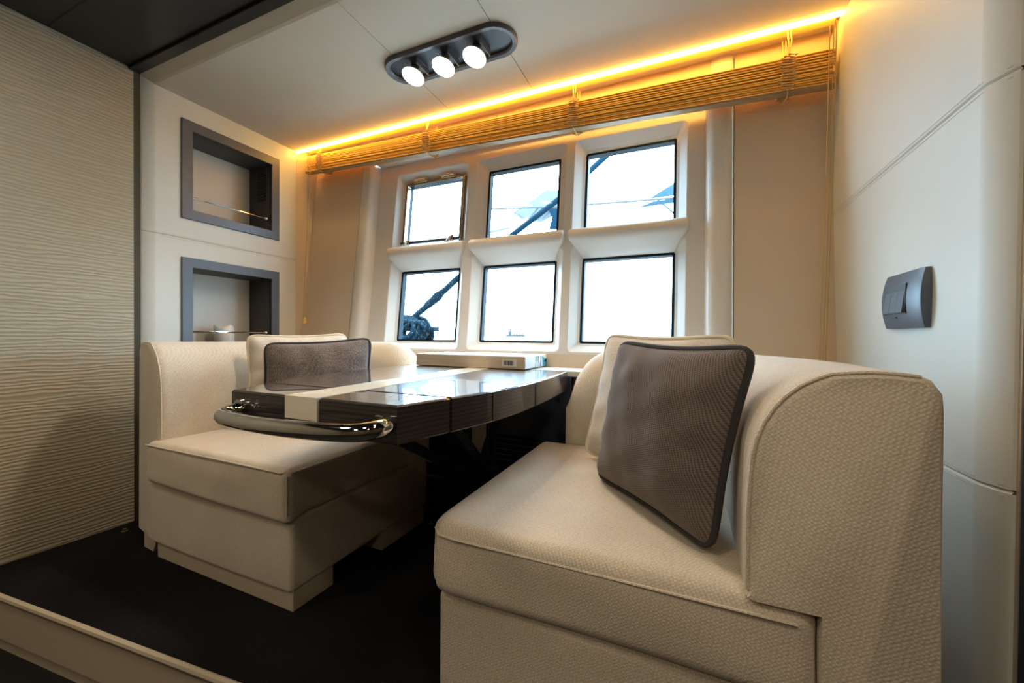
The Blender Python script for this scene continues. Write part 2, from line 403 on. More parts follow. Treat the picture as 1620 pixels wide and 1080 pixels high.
for i, (z0, z1) in enumerate(NICHES):
    t = thing('wall_niche', (XL, (NY0+NY1)/2, z0), ['upper graphite framed wall niche with vent slots and thin rail', 'lower graphite framed wall niche holding a white candle'][i], 'niche', 'graphite niches in the cream wall')
    fw = .018
    mb = MB()
    def ring(e, x): return [(x, NY0-e, z0-e), (x, NY1+e, z0-e), (x, NY1+e, z1+e), (x, NY0-e, z1+e)]
    mb.loft([ring(fw, XL-.002), ring(fw, XL+.008), ring(fw-.002, XL+.010), ring(-.030, XL+.010), ring(-.032, XL+.008), ring(-.032, XL-.01)], True)
    mb.build('frame', 'graphite', t)
    a0, a1, b0, b1, xb = NY0+.032, NY1-.032, z0+.032, z1-.032, XL-.205
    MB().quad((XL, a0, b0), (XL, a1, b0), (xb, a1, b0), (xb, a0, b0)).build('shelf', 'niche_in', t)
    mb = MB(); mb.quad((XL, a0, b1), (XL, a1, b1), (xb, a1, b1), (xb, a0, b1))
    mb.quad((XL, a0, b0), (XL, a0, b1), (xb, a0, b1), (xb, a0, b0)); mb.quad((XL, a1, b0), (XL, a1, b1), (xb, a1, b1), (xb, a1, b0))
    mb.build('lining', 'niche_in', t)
    MB().quad((xb+.001, a0, b0), (xb+.001, a1, b0), (xb+.001, a1, b1), (xb+.001, a0, b1)).build('back_panel', 'niche_back', t)
    if i == 0:
        for k in range(10):
            z = 1.898-k*.0188
            MB().box(XL-.124, XL-.045, a1-.006, a1-.001, z-.0115, z, .001).build('vent_slot', 'black', t)
    zr = z0+.105
    rl = MB().tube([(XL-.022, a0, zr), (XL-.022, a1, zr)], .0042, 8).build('rail', 'chrome', t, True)
    MB().tube([(XL-.022, a1-.028, zr), (XL-.022, a1-.020, zr), (XL-.022, a1-.012, zr), (XL-.022, a1, zr)], [.006, .0115, .0115, .008], 12).build('rail_knob', 'steel', rl, True)
# candle standing in the lower niche
t = thing('candle', (XL-.115, 1.455, .822), 'white scalloped wax candle standing in the lower niche', 'candle')
ring = lambda rad, z, wob: [(XL-.115+rad*math.cos(a), 1.455+rad*math.sin(a), z+wob*(.5+.5*math.sin(3*a+1.0))) for a in [2*math.pi*k/32 for k in range(32)]]
MB().loft([ring(.048, .822, 0), ring(.050, .826, 0), ring(.050, .915, .018), ring(.047, .918, .018), ring(.043, .900, .0), ring(.005, .895, 0)], True, True, True).build('wax', 'candle', t, True, 50)
MB().tube([(XL-.115, 1.455, .895), (XL-.113, 1.455, .912)], .0015, 6).build('wick', 'ink', t)

# ------------------------------------------------------------------ right alcove wall
wr = thing('wall_right', (XR, 1.4, 0), 'cream leather alcove wall carrying the graphite light switch', kind='structure')
for z0, z1 in ((0, .607), (.607, 1.368), (1.368, 2.105)): side_panel(XR, 1, z0, z1, None, wr, 2.2)
MB().box(XR+.008, XR+.05, 1.082, 2.2, 0, 2.15).build('backing', 'plinth', wr)
for z in (.607, 1.368):
    sp = [(XR-.0008, 1.95, z), (XR-.0008, YC, z), (XR+.018, YO+.004, z)]
    stitched(wr, sp, .010); stitched(wr, sp, -.010)
MB().box(XR+.03, XR+.06, 1.012, 1.09, 0, 2.15).build('edge_backing', 'plinth', wr)
# light switch
t = thing('light_switch', (XR, 1.333, .91), 'graphite light switch plate with three keys on the cream wall', 'switch')
mb = MB(); rows = []
for k in range(13):
    s = k/12*2-1; z = .9815+s*.0705
    yl, yh = 1.234-.004*(1-s*s), 1.432+.004*(1-s*s)
    x = XR-.010-.010*(1-s*s)
    rows.append([(XR, yl, z), (x, yl+.002, z), (x-.003, yl+.012, z), (x-.003, yh-.012, z), (x, yh-.002, z), (XR, yh, z)])
mb.loft(rows, False); mb.add(rows[0], [tuple(range(6))]); mb.add(rows[-1], [tuple(range(6))])
mb.build('plate', 'switch', t, True, 40)
MB().box(XR-.0236, XR-.018, 1.293, 1.409, .947, 1.022).build('key_well', 'ink', t)
for k in range(3):
    y0 = 1.2975+k*.0345
    MB().add([(XR-.022, y0, 1.019), (XR-.022, y0+.0335, 1.019), (XR-.0295, y0+.0335, .950), (XR-.0295, y0, .950),
              (XR-.014, y0, 1.019), (XR-.014, y0+.0335, 1.019), (XR-.014, y0+.0335, .950), (XR-.014, y0, .950)],
             [(0, 1, 2, 3), (4, 7, 6, 5), (0, 4, 5, 1), (3, 2, 6, 7), (0, 3, 7, 4), (1, 5, 6, 2)]).build('key', 'switch_d', t)
MB().box(XR-.0222, XR-.018, 1.345, 1.361, .937, .940).build('maker_mark', 'ink', t)

# ------------------------------------------------------------------ hull side with the window recess
RX0, RX1, RZ0, RZ1 = -1.832, .066, .80, 1.972
wb = thing('wall_back', (-.924, 1.78, 0), 'leaning tan hull side around the six small windows', kind='structure')
def hquad(x0, x1, z0, z1, off=0): return [hp(x0, z0, off), hp(x1, z0, off), hp(x1, z1, off), hp(x0, z1, off)]
for x0, x1 in ((XL-.06, -1.9425), (.1765, XR+.06)):
    MB().quad(*hquad(x0, x1, 0, 2.2)).build('hull_panel', 'hull', wb)
MB().quad(*hquad(-2.0, -1.88, 0, 2.2, .028)).build('joint_backing', 'darkgap', wb); MB().quad(*hquad(.11, .23, 0, 2.2, .028)).build('joint_backing', 'darkgap', wb)
for q in (hquad(-1.943, .173, RZ1, 2.2),): MB().quad(*q).build('header', 'hull', wb)
MB().quad(*hquad(-1.943, .173, 0, RZ0)).build('sill_panel', 'hull', wb)
MB().quad(hp(RX0, RZ1, 0), hp(RX1, RZ1, 0), hp(RX1, RZ1, .075), hp(RX0, RZ1, .075)).build('soffit', 'white', wb)
MB().quad(hp(RX0, RZ0, 0), hp(RX1, RZ0, 0), hp(RX1, RZ0, .075), hp(RX0, RZ0, .075)).build('sill', 'white', wb)
for sx, e, sg in ((RX0, 0, -1), (RX1, 0, 1)):
    cs = [(0, .075), (0, .040), (.004, .022), (.014, .004), (.030, -.010), (.050, -.015), (.080, -.015), (.098, -.010), (.106, .002), (.109, .03)]
    MB().loft([[hp(sx+sg*a, z, b) for a, b in cs] for z in (.735, 1.0, 1.4, 1.8, 2.18)], False).build('pilaster', 'white', wb, True, 60)

def rrect(x0, x1, z0, z1, r, off, k=5, side=6):
    pts = []
    for cx, cz, a0 in ((x1-r, z0+r, -90), (x1-r, z1-r, 0), (x0+r, z1-r, 90), (x0+r, z0+r, 180)):
        for i in range(k+1):
            a = math.radians(a0+90*i/k); pts.append(hp(cx+r*math.cos(a), cz+r*math.sin(a), off))
    return pts
PX = [(-1.650, -1.223), (-1.070, -.634), (-.497, -.056)]
CXB = [RX0, -1.146, -.565, RX1]; ROWS = [(RZ0, 1.362, .862, 1.297), (1.362, RZ1, 1.430, 1.858)]
WLAB = {(0, 1): 'hinged upper pane with chrome frame and two latches, nearest the niches', (1, 1): 'upper middle pane crossed by the mooring rope',
        (2, 1): 'upper pane nearest the right wall, showing a blue windscreen outside', (0, 0): 'lower pane showing the coiled rope outside',
        (1, 0): 'lower middle pane above the games box', (2, 0): 'lower pane above the right sofa cushions'}
wn = 0
for row in (1, 0):
    for c in range(3):
        wn += 1
        cz0, cz1, z0, z1 = ROWS[row]; x0, x1 = PX[c]
        w = thing('window_%d' % wn, hp((x0+x1)/2, cz0), WLAB[(c, row)], kind='structure')
        mb = MB(); rings = [rrect(CXB[c], CXB[c+1], cz0, cz1, 1e-4, .048)]
        for e, r, off in ((.052, .026, .048), (.048, .024, .0485), (.045, .023, .051), (.014, .018, .095), (.009, .015, .099), (.003, .012, .101), (0, .010, .106), (0, .008, .116)):
            rings.append(rrect(x0-e, x1+e, z0-e, z1+e, r, off))
        mb.loft(rings, True); mb.build('casing', 'white', w, True, 50)
        gk = MB().loft([rrect(x0-.002, x1+.002, z0-.002, z1+.002, .008, .106), rrect(x0+.012, x1-.012, z0+.012, z1-.012, .004, .106), rrect(x0+.012, x1-.012, z0+.012, z1-.012, .004, .142)], True).build('gasket', 'gasket', w)
        MB().quad(*hquad(x0-.003, x1+.003, z0-.003, z1+.003, .138)).build('pane', 'glass', w)
        if row == 1:
            # rounded rail that juts out under each upper pane, mitred down to the lower pane
            tr_ = [(1.438, .114, .004), (1.436, .052, .046), (1.431, .030, .051), (1.421, .014, .054), (1.407, .005, .055), (1.391, .003, .054), (1.376, .008, .051), (1.363, .019, .045), (1.354, .033, .037), (1.300, .096, -.001), (1.296, .108, -.004)]
            rings = []
            for z, off, e in tr_:
                rings.append([hp(x0-e, z, .112), hp(x0-e, z, off+.004), hp(x0-e+.006, z, off)]+[hp(x0+(x1-x0)*k/6, z, off) for k in range(1, 6)]+[hp(x1+e-.006, z, off), hp(x1+e, z, off+.004), hp(x1+e, z, .112)])
            MB().loft(rings, False).build('rounded_rail', 'white', w, True, 50)
        if (c, row) == (0, 1):
            a0, a1, b0, b1 = x0-.004, x1+.002, z0-.002, z1+.004
            MB().loft([rrect(a0, a1, b0, b1, .012, .108), rrect(a0, a1, b0, b1, .012, .086), rrect(a0+.004, a1-.004, b0+.004, b1-.004, .010, .083),
                       rrect(a0+.017, a1-.017, b0+.017, b1-.017, .006, .084), rrect(a0+.020, a1-.020, b0+.020, b1-.020, .006, .108)], True).build('opening_frame', 'bronze', w, True, 30)
            for hx in (a0+.115, a1-.115):
                h = MB()
                for k in range(3): h.tube([hp(hx-.042+k*.028, b1+.008, .078), hp(hx-.042+k*.028+.026, b1+.008, .078)], .008, 10)
                p = hp(hx, b1+.004, .092)
                h.add([hp(hx-.05, b1-.012, .080), hp(hx+.05, b1-.012, .080), hp(hx+.05, b1+.022, .080), hp(hx-.05, b1+.022, .080)], [(0, 1, 2, 3)])
                h.build('hinge', 'steel', w, True)
            MB().tube([hp(a0+.01, b0+.036, .070), hp(a1-.01, b0+.036, .070)], .011, 10).build('latch_bar', 'blackgloss', w, True)
            for hx in (a0+.045, a1-.075):
                l = MB().tube([hp(hx, b0+.016, .058), hp(hx+.012, b0+.030, .052), hp(hx+.022, b0+.048, .060), hp(hx+.030, b0+.058, .078)], [.010, .011, .008, .006], 10)
                l.tube([hp(hx-.02, b0+.020, .060), hp(hx+.04, b0+.026, .058)], .008, 8)
                l.build('latch', 'chrome', w, True)

# ledge under the windows
mb = MB().box(XL, XR, 1.66, 2.0, .712, .737, .004)
tag(mb.build('trim_3', 'white'), 'white ledge between the table and the windows', kind='structure')

# ------------------------------------------------------------------ amber light strip along the rear edge of the ceiling
o = MB().box(XL+.006, XR-.006, YB+.002, YB+.012, ZC-.012, ZC+.012, .003).build('light_strip', 'led'); recentre(o)
tag(o, 'glowing amber light strip along the top of the blind', 'light')

# ------------------------------------------------------------------ raised slatted blind
BX0, BX1 = XL+.035, XR-.012
def btop(x): return 2.058-.080*(x-BX0)/(BX1-BX0)
def bbot(x): return 1.954-.110*(x-BX0)/(BX1-BX0)
bl = thing('window_blind', (-.924, 1.875, 1.85), 'raised honey wood slatted blind hanging slightly lower at its right end', 'blind')
NS = 24
for k in range(NS):
    tq = k/(NS-1); jit = random.uniform(-.0012, .0012); jy = random.uniform(-.002, .002)+(.005 if k % 2 else -.001)+.010*k/NS; roll = random.uniform(-.0012, .0012)
    def sl(x): return btop(x)*(1-tq)+(bbot(x)+.018)*tq
    xa, xb = BX0+random.uniform(0, .012), BX1-random.uniform(0, .012)
    y0, y1 = 1.874+jy, 1.926+jy; th = .0024
    rings = []
    for x in (xa, (xa+xb)/2, xb):
        z = sl(x)+jit*.6
        rings.append([(x, y0, z-.0012-roll), (x, y0, z+.0012-roll), (x, y0+.003, z+.0022-roll), (x, y1, z+.0016+roll), (x, y1, z-.0016+roll), (x, y0+.003, z-.0020-roll)])
    MB().loft(rings, True, True, True).build('slat', 'slat', bl)
rings = []
for x in (BX0, BX1):
    z = bbot(x); rings.append([(x, 1.874, z), (x, 1.872, z+.008), (x, 1.877, z+.014), (x, 1.912, z+.014), (x, 1.916, z+.006), (x, 1.910, z)])
MB().loft(rings, True, True, True).build('bottom_rail', 'rail', bl)
MB().box(BX0, BX1, 1.882, 1.920, ZC+.012, ZC+.048, .003).build('head_rail', 'slat', bl)
for x in (-2.185, -1.352, -.510, .348):
    for yy, nm in ((1.860, 0), (1.944, 1)):
        mb = MB(); zt, zb = btop(x)+.006, bbot(x)
        for j in range(3):
            pts = []; K = 34
            for k in range(K+1):
                s = k/K; ph = s*math.pi*9+j*2.1
                pts.append((x+(.027*math.sin(ph)+.006*math.sin(ph*.37+j))*(1 if .03 < s < .97 else .3), yy-(.004+.003*math.cos(ph))*(1 if nm == 0 else -1), zt+(zb-zt)*s))
            mb.tube(pts, .0024, 5)
        mb.tube([(x-.004, yy+.012, ZC+.02), (x, yy+.004, (ZC+zt)/2), (x, yy, zt)], .0024, 5)
        mb.tube([(x+.008, yy+.012, ZC+.02), (x+.010, yy+.004, (ZC+zt)/2), (x+.004, yy, zt)], .0024, 5)
        mb.tube([(x, yy, zb-.004), (x+.004, 1.900, zb-.008)], .003, 5)
        mb.build('ladder_cord', 'cord', bl, True)
for x, zb in ((XL+.105, 1.0), (XL+.122, .985)):
    MB().tube([(x, 1.838, 2.06), (x-.002, 1.836, 1.6), (x-.05+(.02 if zb < 1 else 0), 1.842, zb)], .0018, 6).build('pull_cord', 'cord', bl, True)
MB().tube([(XL+.072, 1.842, 1.0), (XL+.072, 1.842, .99), (XL+.072, 1.842, .955), (XL+.072, 1.842, .95)], [.004, .010, .012, .006], 10).build('tassel', 'slat', bl, True)
for x in (XR-.036, XR-.028, XR-.048):
    MB().tube([(x+.004, 1.838, 2.06), (x, 1.836, 1.5), (x-.012, 1.838, .80)], .0020, 6).build('pull_cord', 'cord', bl, True)

# ------------------------------------------------------------------ triple ceiling spotlight
LC = Vector((-.950, 1.458, ZC)); LL, LW = .315, .092
t = thing('ceiling_spotlight', LC, 'oval graphite ceiling fitting with three lit spot bulbs', 'ceiling lamp')
def stad(l, w, z, k=14):
    pts = []
    for sx, a0 in ((1, -90), (-1, 90)):
        for i in range(k+1):
            a = math.radians(a0+180*i/k); pts.append(LC+Vector((sx*(l-w)+w*math.cos(a), w*math.sin(a), z)))
    return pts
MB().loft([stad(LL, LW, .002), stad(LL, LW, -.012), stad(LL-.004, LW-.004, -.017), stad(LL-.020, LW-.020, -.015), stad(LL-.026, LW-.026, -.008)], True).build('rim', 'lampgrey', t, True, 40)
MB().loft([stad(LL-.024, LW-.024, -.0095), stad(LL-.026, LW-.026, -.0005)], True, False, True).build('well', 'lampin', t)
for bx in (-1.128, -.970, -.818):
    c = Vector((bx, 1.452, 2.035)); ax = Vector((-.10, -.30, -1)).normalized()
    e1 = ax.cross(Vector((0, 1, 0))).normalized(); e2 = ax.cross(e1)
    def disc(s, rad, n=24): return [c+ax*s+rad*(math.cos(2*math.pi*k/n)*e1+math.sin(2*math.pi*k/n)*e2) for k in range(n)]
    b = MB().loft([disc(-.05, .017), disc(-.030, .020), disc(-.022, .030), disc(-.006, .046), disc(0, .050), disc(.003, .049)], True, True).build('bulb', 'socket', t, True, 60)
    MB().loft([disc(.0025, .0485), disc(.005, .040), disc(.0075, .020)], True, False, True).build('lens', 'bulb', b, True)
    MB().tube([c+ax*-.045, (c.x-.004, c.y+.014, ZC-.004)], .012, 10).build('neck', 'lampgrey', b, True)
    MB().box(c.x+.045, c.x+.050, 1.41, 1.50, ZC-.03, ZC-.004, .001).build('bracket', 'lampgrey', t)
    l = bpy.data.lights.new('spot_glow', 'SPOT'); l.energy = 17; l.color = (1, .91, .77); l.spot_size = 2.2; l.spot_blend = .8; l.shadow_soft_size = .04
    lo = bpy.data.objects.new('spot_glow', l); COL.objects.link(lo); lo.location = c+ax*.02
    lo.rotation_euler = ax.to_track_quat('-Z', 'Y').to_euler()

# ------------------------------------------------------------------ sofas
def smooth_path(ctrl, per=8):
    P = [Vector((*p, 0)) for p in ctrl]; out = []
    for i in range(len(P)-1):
        a, b, c, d = P[max(i-1, 0)], P[i], P[i+1], P[min(i+2, len(P)-1)]
        for k in range(per):
            s = k/per
            out.append(.5*((2*b)+(c-a)*s+(2*a-5*b+4*c-d)*s*s+(-a+3*b-3*c+d)*s**3))
    out.append(P[-1]); return out
def backrest(parent, ctrl, side, ztop, over, thick, skew):
    """swept L-shaped backrest; side=+1: outward normal is to the right of travel"""
    P = smooth_path(ctrl); zs, zb = .452, .055
    prof = [(over, zb), (over, zs), (.012, zs), (.003, zs+.004), (0, zs+.014), (0, .60), (.003, .66)]
    for k in range(1, 10):
        a = math.pi/2*k/9; prof.append((.003+.132*(1-math.cos(a)), .66+(ztop-.66)*math.sin(a)))
    prof += [(.16, ztop+.002), (thick-.06, ztop+.001), (thick-.03, ztop-.002), (thick-.012, ztop-.010), (thick-.002, ztop-.026), (thick, ztop-.05), (thick, zb)]
    L = [0]
    for a, b in zip(P[:-1], P[1:]): L.append(L[-1]+(b-a).length)
    # extra stations near the rounded far end and the rolled front edge
    def at(s):
        for i in range(len(P)-1):
            if s <= L[i+1] or i == len(P)-2:
                q = (s-L[i])/(L[i+1]-L[i]); return P[i].lerp(P[i+1], q), (P[i+1]-P[i]).normalized()
    T = L[-1]; st = sorted(set([0, .004, .012, .025]+[x for x in L[1:-1] if .03 < x < T-.18]+[T-.17*math.cos(math.pi/2*k/10) for k in range(11)]))
    rings = []
    for s in st:
        p, tg = at(min(s, T-1e-6))
        if s < .06: tg = (P[2]-P[0]).normalized() if abs(P[1].x-P[0].x) < .002 else Vector((0, 1, 0))
        nr = Vector((tg.y, -tg.x, 0))*side; th_s = 1-.58*min(1, max(0, (s-.35)/.45))
        e = min(1, max(0, (s-(T-.17))/.17)); hs = math.sqrt(max(0, 1-e*e)); R = []
        inset = .012*(1-min(1, s/.025))**2
        for j, (nn, z) in enumerate(prof):
            zz = z if z < .60 else .60+(z-.60)*(.06+.94*hs)
            n2 = nn if nn < .1 else .1+(nn-.1)*th_s
            if inset and z > zs+.01:
                zz -= inset*.8 if z > .66 else 0; n2 = n2+(inset if nn < .1 else (-inset if nn > thick-.02 else 0))
            q = p+nr*n2; y = q.y+(skew*max(0, nn-.07)*(1-min(1, s/.3)))
            R.append((q.x, y, zz))
        rings.append(R)
    b = MB().loft(rings, True, True, True).build('backrest', 'sofa', parent, True, 50)
    R = rings[2]; pts = [Vector(q)+Vector((0, -.004, 0)) for q in R[4:-4]]
    MB().tube(pts, .0032, 6).build('piping', 'sofa', b, True)
    return b
def seat(parent, lo, hi, r, fn): return rbox(lo, hi, r, fn=fn).build('seat_cushion', 'sofa', parent, True, 80)
# left sofa
sl = thing('sofa', (-1.52, 1.2, 0), 'cream woven corner sofa below the wall niches', 'sofa', 'cream corner sofas facing the table')
def fnL(p):
    s = max(0, (p.z-.40)/.06); cx = (p.x+1.53)/.41; cy = (p.y-1.2)/.36
    dome = .014*max(0, 1-cx*cx)*max(0, 1-cy*cy)*min(1, s)
    q = Vector((p.x, p.y, p.z+dome))
    if p.y < .90:  # sagging folds on the front
        q.y += -.008*math.exp(-((p.z-.385-.05*(p.x+1.124))/.03)**2)*max(0, 1-abs(p.x+1.65)/.35)+.004*math.sin(p.z*70+p.x*3)*max(0, 1-abs(p.x+1.6)/.4)
        q.z += -.016*max(0, (p.x+1.93)/.8)**1.0*(1 if p.z < .35 else .0)
    return q
seat(sl, (-1.932, .842, .300), (-1.124, 1.60, .462), .026, fnL)
def seam(parent, pts): MB().tube(pts, .0028, 6).build('seam', 'sofa', parent, True)
cL = [o for o in sl.children if o.name.startswith('seat_cushion')][0]
seam(cL, [(-1.92, .8405, .4505), (-1.7, .8395, .452), (-1.4, .8395, .4525), (-1.15, .8405, .451), (-1.1255, .868, .450), (-1.1225, 1.0, .452), (-1.1225, 1.3, .452), (-1.1235, 1.58, .450)])
seam(cL, [(-1.1305, .8475, .440), (-1.1305, .8475, .318)])
fnB = lambda p: Vector((p.x, p.y, p.z+(.0 if p.z > .2 else .012*math.sin((p.x+p.y)*2.2))))
rbox((-1.945, .862, .066), (-1.132, 1.585, .302), .018, fn=fnB).build('base', 'sofa', sl, True, 80)
pl = MB().box(-1.905, -1.135, .872, 1.03, 0, .075, .003); pl.build('plinth', 'plinth', sl)
MB().box(-1.905, -1.135, 1.275, 1.56, 0, .075, .003).build('plinth', 'plinth', sl)
mb = MB().loft([[(-2.05, .893, .07), (-1.93, .885, .07), (-1.93, .93, .07), (-2.05, .94, .07)], [(-2.05, .893, .0), (-1.97, .887, .0), (-1.97, .93, .0), (-2.05, .94, .0)]], True, True, True)
mb.build('foot', 'plinth', sl)
backrest(sl, [(-1.886, .868), (-1.868, 1.0), (-1.835, 1.2), (-1.76, 1.42), (-1.58, 1.56), (-1.42, 1.60), (-1.285, 1.605)], -1, .846, .045, .25, .06)
# right sofa
sr = thing('sofa', (-.12, 1.15, 0), 'cream woven corner sofa below the light switch', 'sofa', 'cream corner sofas facing the table')
def fnR(p):
    s = max(0, (p.z-.40)/.06); cx = (p.x+.17)/.36; cy = (p.y-1.15)/.42
    q = Vector((p.x, p.y, p.z+.012*max(0, 1-cx*cx)*max(0, 1-cy*cy)*min(1, s)))
    # plan-rounded front left corner
    ox, oy = -.548+.06, .752+.06
    if p.x < ox and p.y < oy:
        d = Vector((p.x-ox, p.y-oy)); m = max(abs(d.x), abs(d.y))
        if d.length > 1e-6: d = d*(m/d.length); q.x, q.y = ox+d.x, oy+d.y
    if p.y < .80: q.y += .003*math.sin(p.x*9+p.z*30)
    return q
seat(sr, (-.548, .752, .292), (.196, 1.56, .458), .034, fnR)
cR = [o for o in sr.children if o.name.startswith('seat_cushion')][0]
seam(cR, [(-.546, 1.50, .430), (-.5475, 1.1, .431), (-.547, .83, .431), (-.536, .783, .431), (-.51, .757, .431), (-.47, .7515, .431), (-.2, .7505, .432), (.165, .752, .430)])
rbox((-.524, .772, .055), (.19, 1.55, .296), .022, fn=lambda p: p).build('base', 'sofa', sr, True, 80)
MB().box(-.49, .18, .80, 1.50, 0, .065, .003).build('plinth', 'plinth', sr)
backrest(sr, [(.093, .752), (.093, .95), (.088, 1.15), (.03, 1.36), (-.12, 1.49), (-.28, 1.525), (-.436, 1.53)], 1, .832, .103, .245, 0)

# ------------------------------------------------------------------ cushions
def pillow(name, label, TL, TR, BL, BR, T, m, pm, pr, group, seed):
    TL, TR, BL, BR = map(Vector, (TL, TR, BL, BR)); K = 26; rnd = random.Random(seed)
    c = (TL+TR+BL+BR)/4; base = Vector((c.x, c.y, min(BL.z, BR.z)))
    t = thing(name, base, label, 'cushion', group)
    nrm = ((TR-TL)+(BR-BL)).cross((BL-TL)+(BR-TR)).normalized()
    ph = [rnd.uniform(0, 6) for _ in range(6)]
    def P(u, v, sd):
        a, b = 2*u-1, 2*v-1
        # sides drawn in between the corners
        ck = 1-.05*(a*a*b*b)**5; u2 = .5+.5*a*(1-.075*(1-b*b))*ck; v2 = .5+.5*b*(1-.075*(1-a*a))*ck
        q = (TL*(1-u2)+TR*u2)*(1-v2)+(BL*(1-u2)+BR*u2)*v2
        h = T*max(0, (1-a**4))**.55*max(0, (1-b**4))**.55*(.62+.38*math.cos(a*1.2)*math.cos(b*1.2))
        wr = .0035*math.sin(a*9+b*4+ph[0])*math.sin(b*7-a*3+ph[1])+.002*math.sin(17*a*b+ph[2])
        edge = max(0, 1-a*a)*max(0, 1-b*b)
        pk = .006*math.sin(14*a+ph[3])*max(0, b*b-.35)*(1-b*b)*4+.006*math.sin(14*b+ph[4])*max(0, a*a-.35)*(1-a*a)*4
        return q+nrm*sd*(h+wr*min(1, edge*3)+pk)
    mb = MB()
    for sd in (1, -1):
        mb.add([P(i/K, j/K, sd) for i in range(K+1) for j in range(K+1)], [(i*(K+1)+j, i*(K+1)+j+1, (i+1)*(K+1)+j+1, (i+1)*(K+1)+j) for i in range(K) for j in range(K)])
    bm = bmesh.new(); vv = [bm.verts.new(p) for p in mb.v]
    for q in mb.f: bm.faces.new([vv[i] for i in q])
    bmesh.ops.remove_doubles(bm, verts=bm.verts[:], dist=1e-4)
    x = MB(); x.bm(bm); body = x.build('cover', m, t, True, 80)
    loop = [P(i/K, 0, 0) for i in range(K)]+[P(1, i/K, 0) for i in range(K)]+[P(1-i/K, 1, 0) for i in range(K)]+[P(0, 1-i/K, 0) for i in range(K)]
    # round the corner of the piping a little
    L = len(loop)
    for _ in range(4): loop = [(loop[i-1]+loop[i]*2+loop[(i+1) % L])/4 for i in range(L)]
    MB().tube(loop, pr, 8, True).build('piping', pm, t, True)
    return t
pillow('cushion', 'large brown ribbed cushion with dark piping on the right sofa', (-.175, 1.17, .872), (.122, .868, .868), (-.236, 1.165, .474), (.050, .838, .472), .070, 'brown_p', 'pipe_dark', .0075, 'scatter cushions on the sofas', 1)
pillow('cushion', 'cream cushion half hidden behind the large brown one on the right sofa', (-.254, 1.405, .895), (.113, 1.075, .892), (-.325, 1.37, .482), (.040, 1.04, .482), .046, 'cream_p', 'pipe_cream', .006, 'scatter cushions on the sofas', 2)
pillow('cushion', 'brown cushion with dark piping on the left sofa, behind the table', (-1.690, 1.155, .846), (-1.395, 1.49, .874), (-1.66, 1.11, .480), (-1.345, 1.44, .480), .066, 'brown_far', 'pipe_dark', .0065, 'scatter cushions on the sofas', 3)
pillow('cushion', 'cream piped cushion leaning behind the brown one on the left sofa', (-1.822, 1.16, .883), (-1.585, 1.52, .894), (-1.770, 1.13, .482), (-1.53, 1.49, .482), .052, 'cream_p', 'pipe_cream', .006, 'scatter cushions on the sofas', 4)

# ------------------------------------------------------------------ table
TZ = .740
tb = thing('dining_table', (-.83, 1.15, 0), 'dark glossy ebony table with cream inlay and chrome handle bar', 'table')
def tc(y): return -.806-.054*(y-.64)         # centre line drifts a little
HW = [(.640, .274), (.706, .292), (.782, .318), (.86, .343), (.932, .362), (1.06, .384), (1.18, .397), (1.37, .403), (1.56, .402), (1.632, .400)]
def hw(y):
    for (a, b), (c, d) in zip(HW[:-1], HW[1:]):
        if y <= c: return b+(d-b)*(y-a)/(c-a)
    return HW[-1][1]
IN = .052
def top_piece(sgn, ys):
    th0, bv = .082, .004
    hs = lambda y: hw(y)-(.022*max(0, 1-(y-.64)/.2) if sgn < 0 else 0)
    outline = [(tc(y)+sgn*(IN+.003), y) for y in ys]+[(tc(y)+sgn*hs(y), y) for y in reversed(ys)]
    cx = sum(p[0] for p in outline)/len(outline); cy = sum(p[1] for p in outline)/len(outline)
    def ins(d):
        k = len(outline); out = []
        for i in range(k):
            p0, p1, p2 = Vector(outline[i-1]), Vector(outline[i]), Vector(outline[(i+1) % k])
            d1 = (p1-p0).normalized(); d2 = (p2-p1).normalized(); s_ = 1 if sgn > 0 else -1
            n1 = Vector((-d1.y, d1.x))*s_; n2 = Vector((-d2.y, d2.x))*s_; m = (n1+n2)
            m = m/(max(.3, 1+n1.dot(n2))); q = p1+m*d; out.append((q.x, q.y))
        return out
    sg = -1 if sgn > 0 else -1
    A, B = ins(0), ins(bv)
    if abs(sum(B[i][0]*B[(i+1) % len(B)][1]-B[(i+1) % len(B)][0]*B[i][1] for i in range(len(B)))) > abs(sum(A[i][0]*A[(i+1) % len(A)][1]-A[(i+1) % len(A)][0]*A[i][1] for i in range(len(A)))): B = ins(-bv)
    ring = lambda pts, z: [(x, y, z) for x, y in pts]
    return MB().loft([ring(B, TZ-th0), ring(A, TZ-th0+bv), ring(A, TZ-bv), ring(B, TZ)], True, True, True)
fine = lambda a, b, k: [a+(b-a)*i/k for i in range(k+1)]
for sgn in (-1, 1):
    for ys in (fine(.640, .778, 4), fine(.785, 1.632, 14)):
        top_piece(sgn, ys).build('tabletop_panel', 'ebony_top' if False else 'ebony', tb)
for ye in (.93, 1.19):
    for sgn in (-1, 1):
        xe_ = tc(ye)+sgn*(hw(ye)+.0004)
        MB().box(xe_-.0008, xe_+.0008, ye-.0015, ye+.0015, TZ-.078, TZ-.004).build('edge_joint', 'ink', tb)
ys = fine(.637, 1.636, 6)
mb = MB().loft([[(tc(y)-IN, y, TZ-.052), (tc(y)-IN, y, TZ+.0005), (tc(y)+IN, y, TZ+.0005), (tc(y)+IN, y, TZ-.052)] for y in ys], True, True, True)
mb.build('inlay_strip', 'inlay', tb)
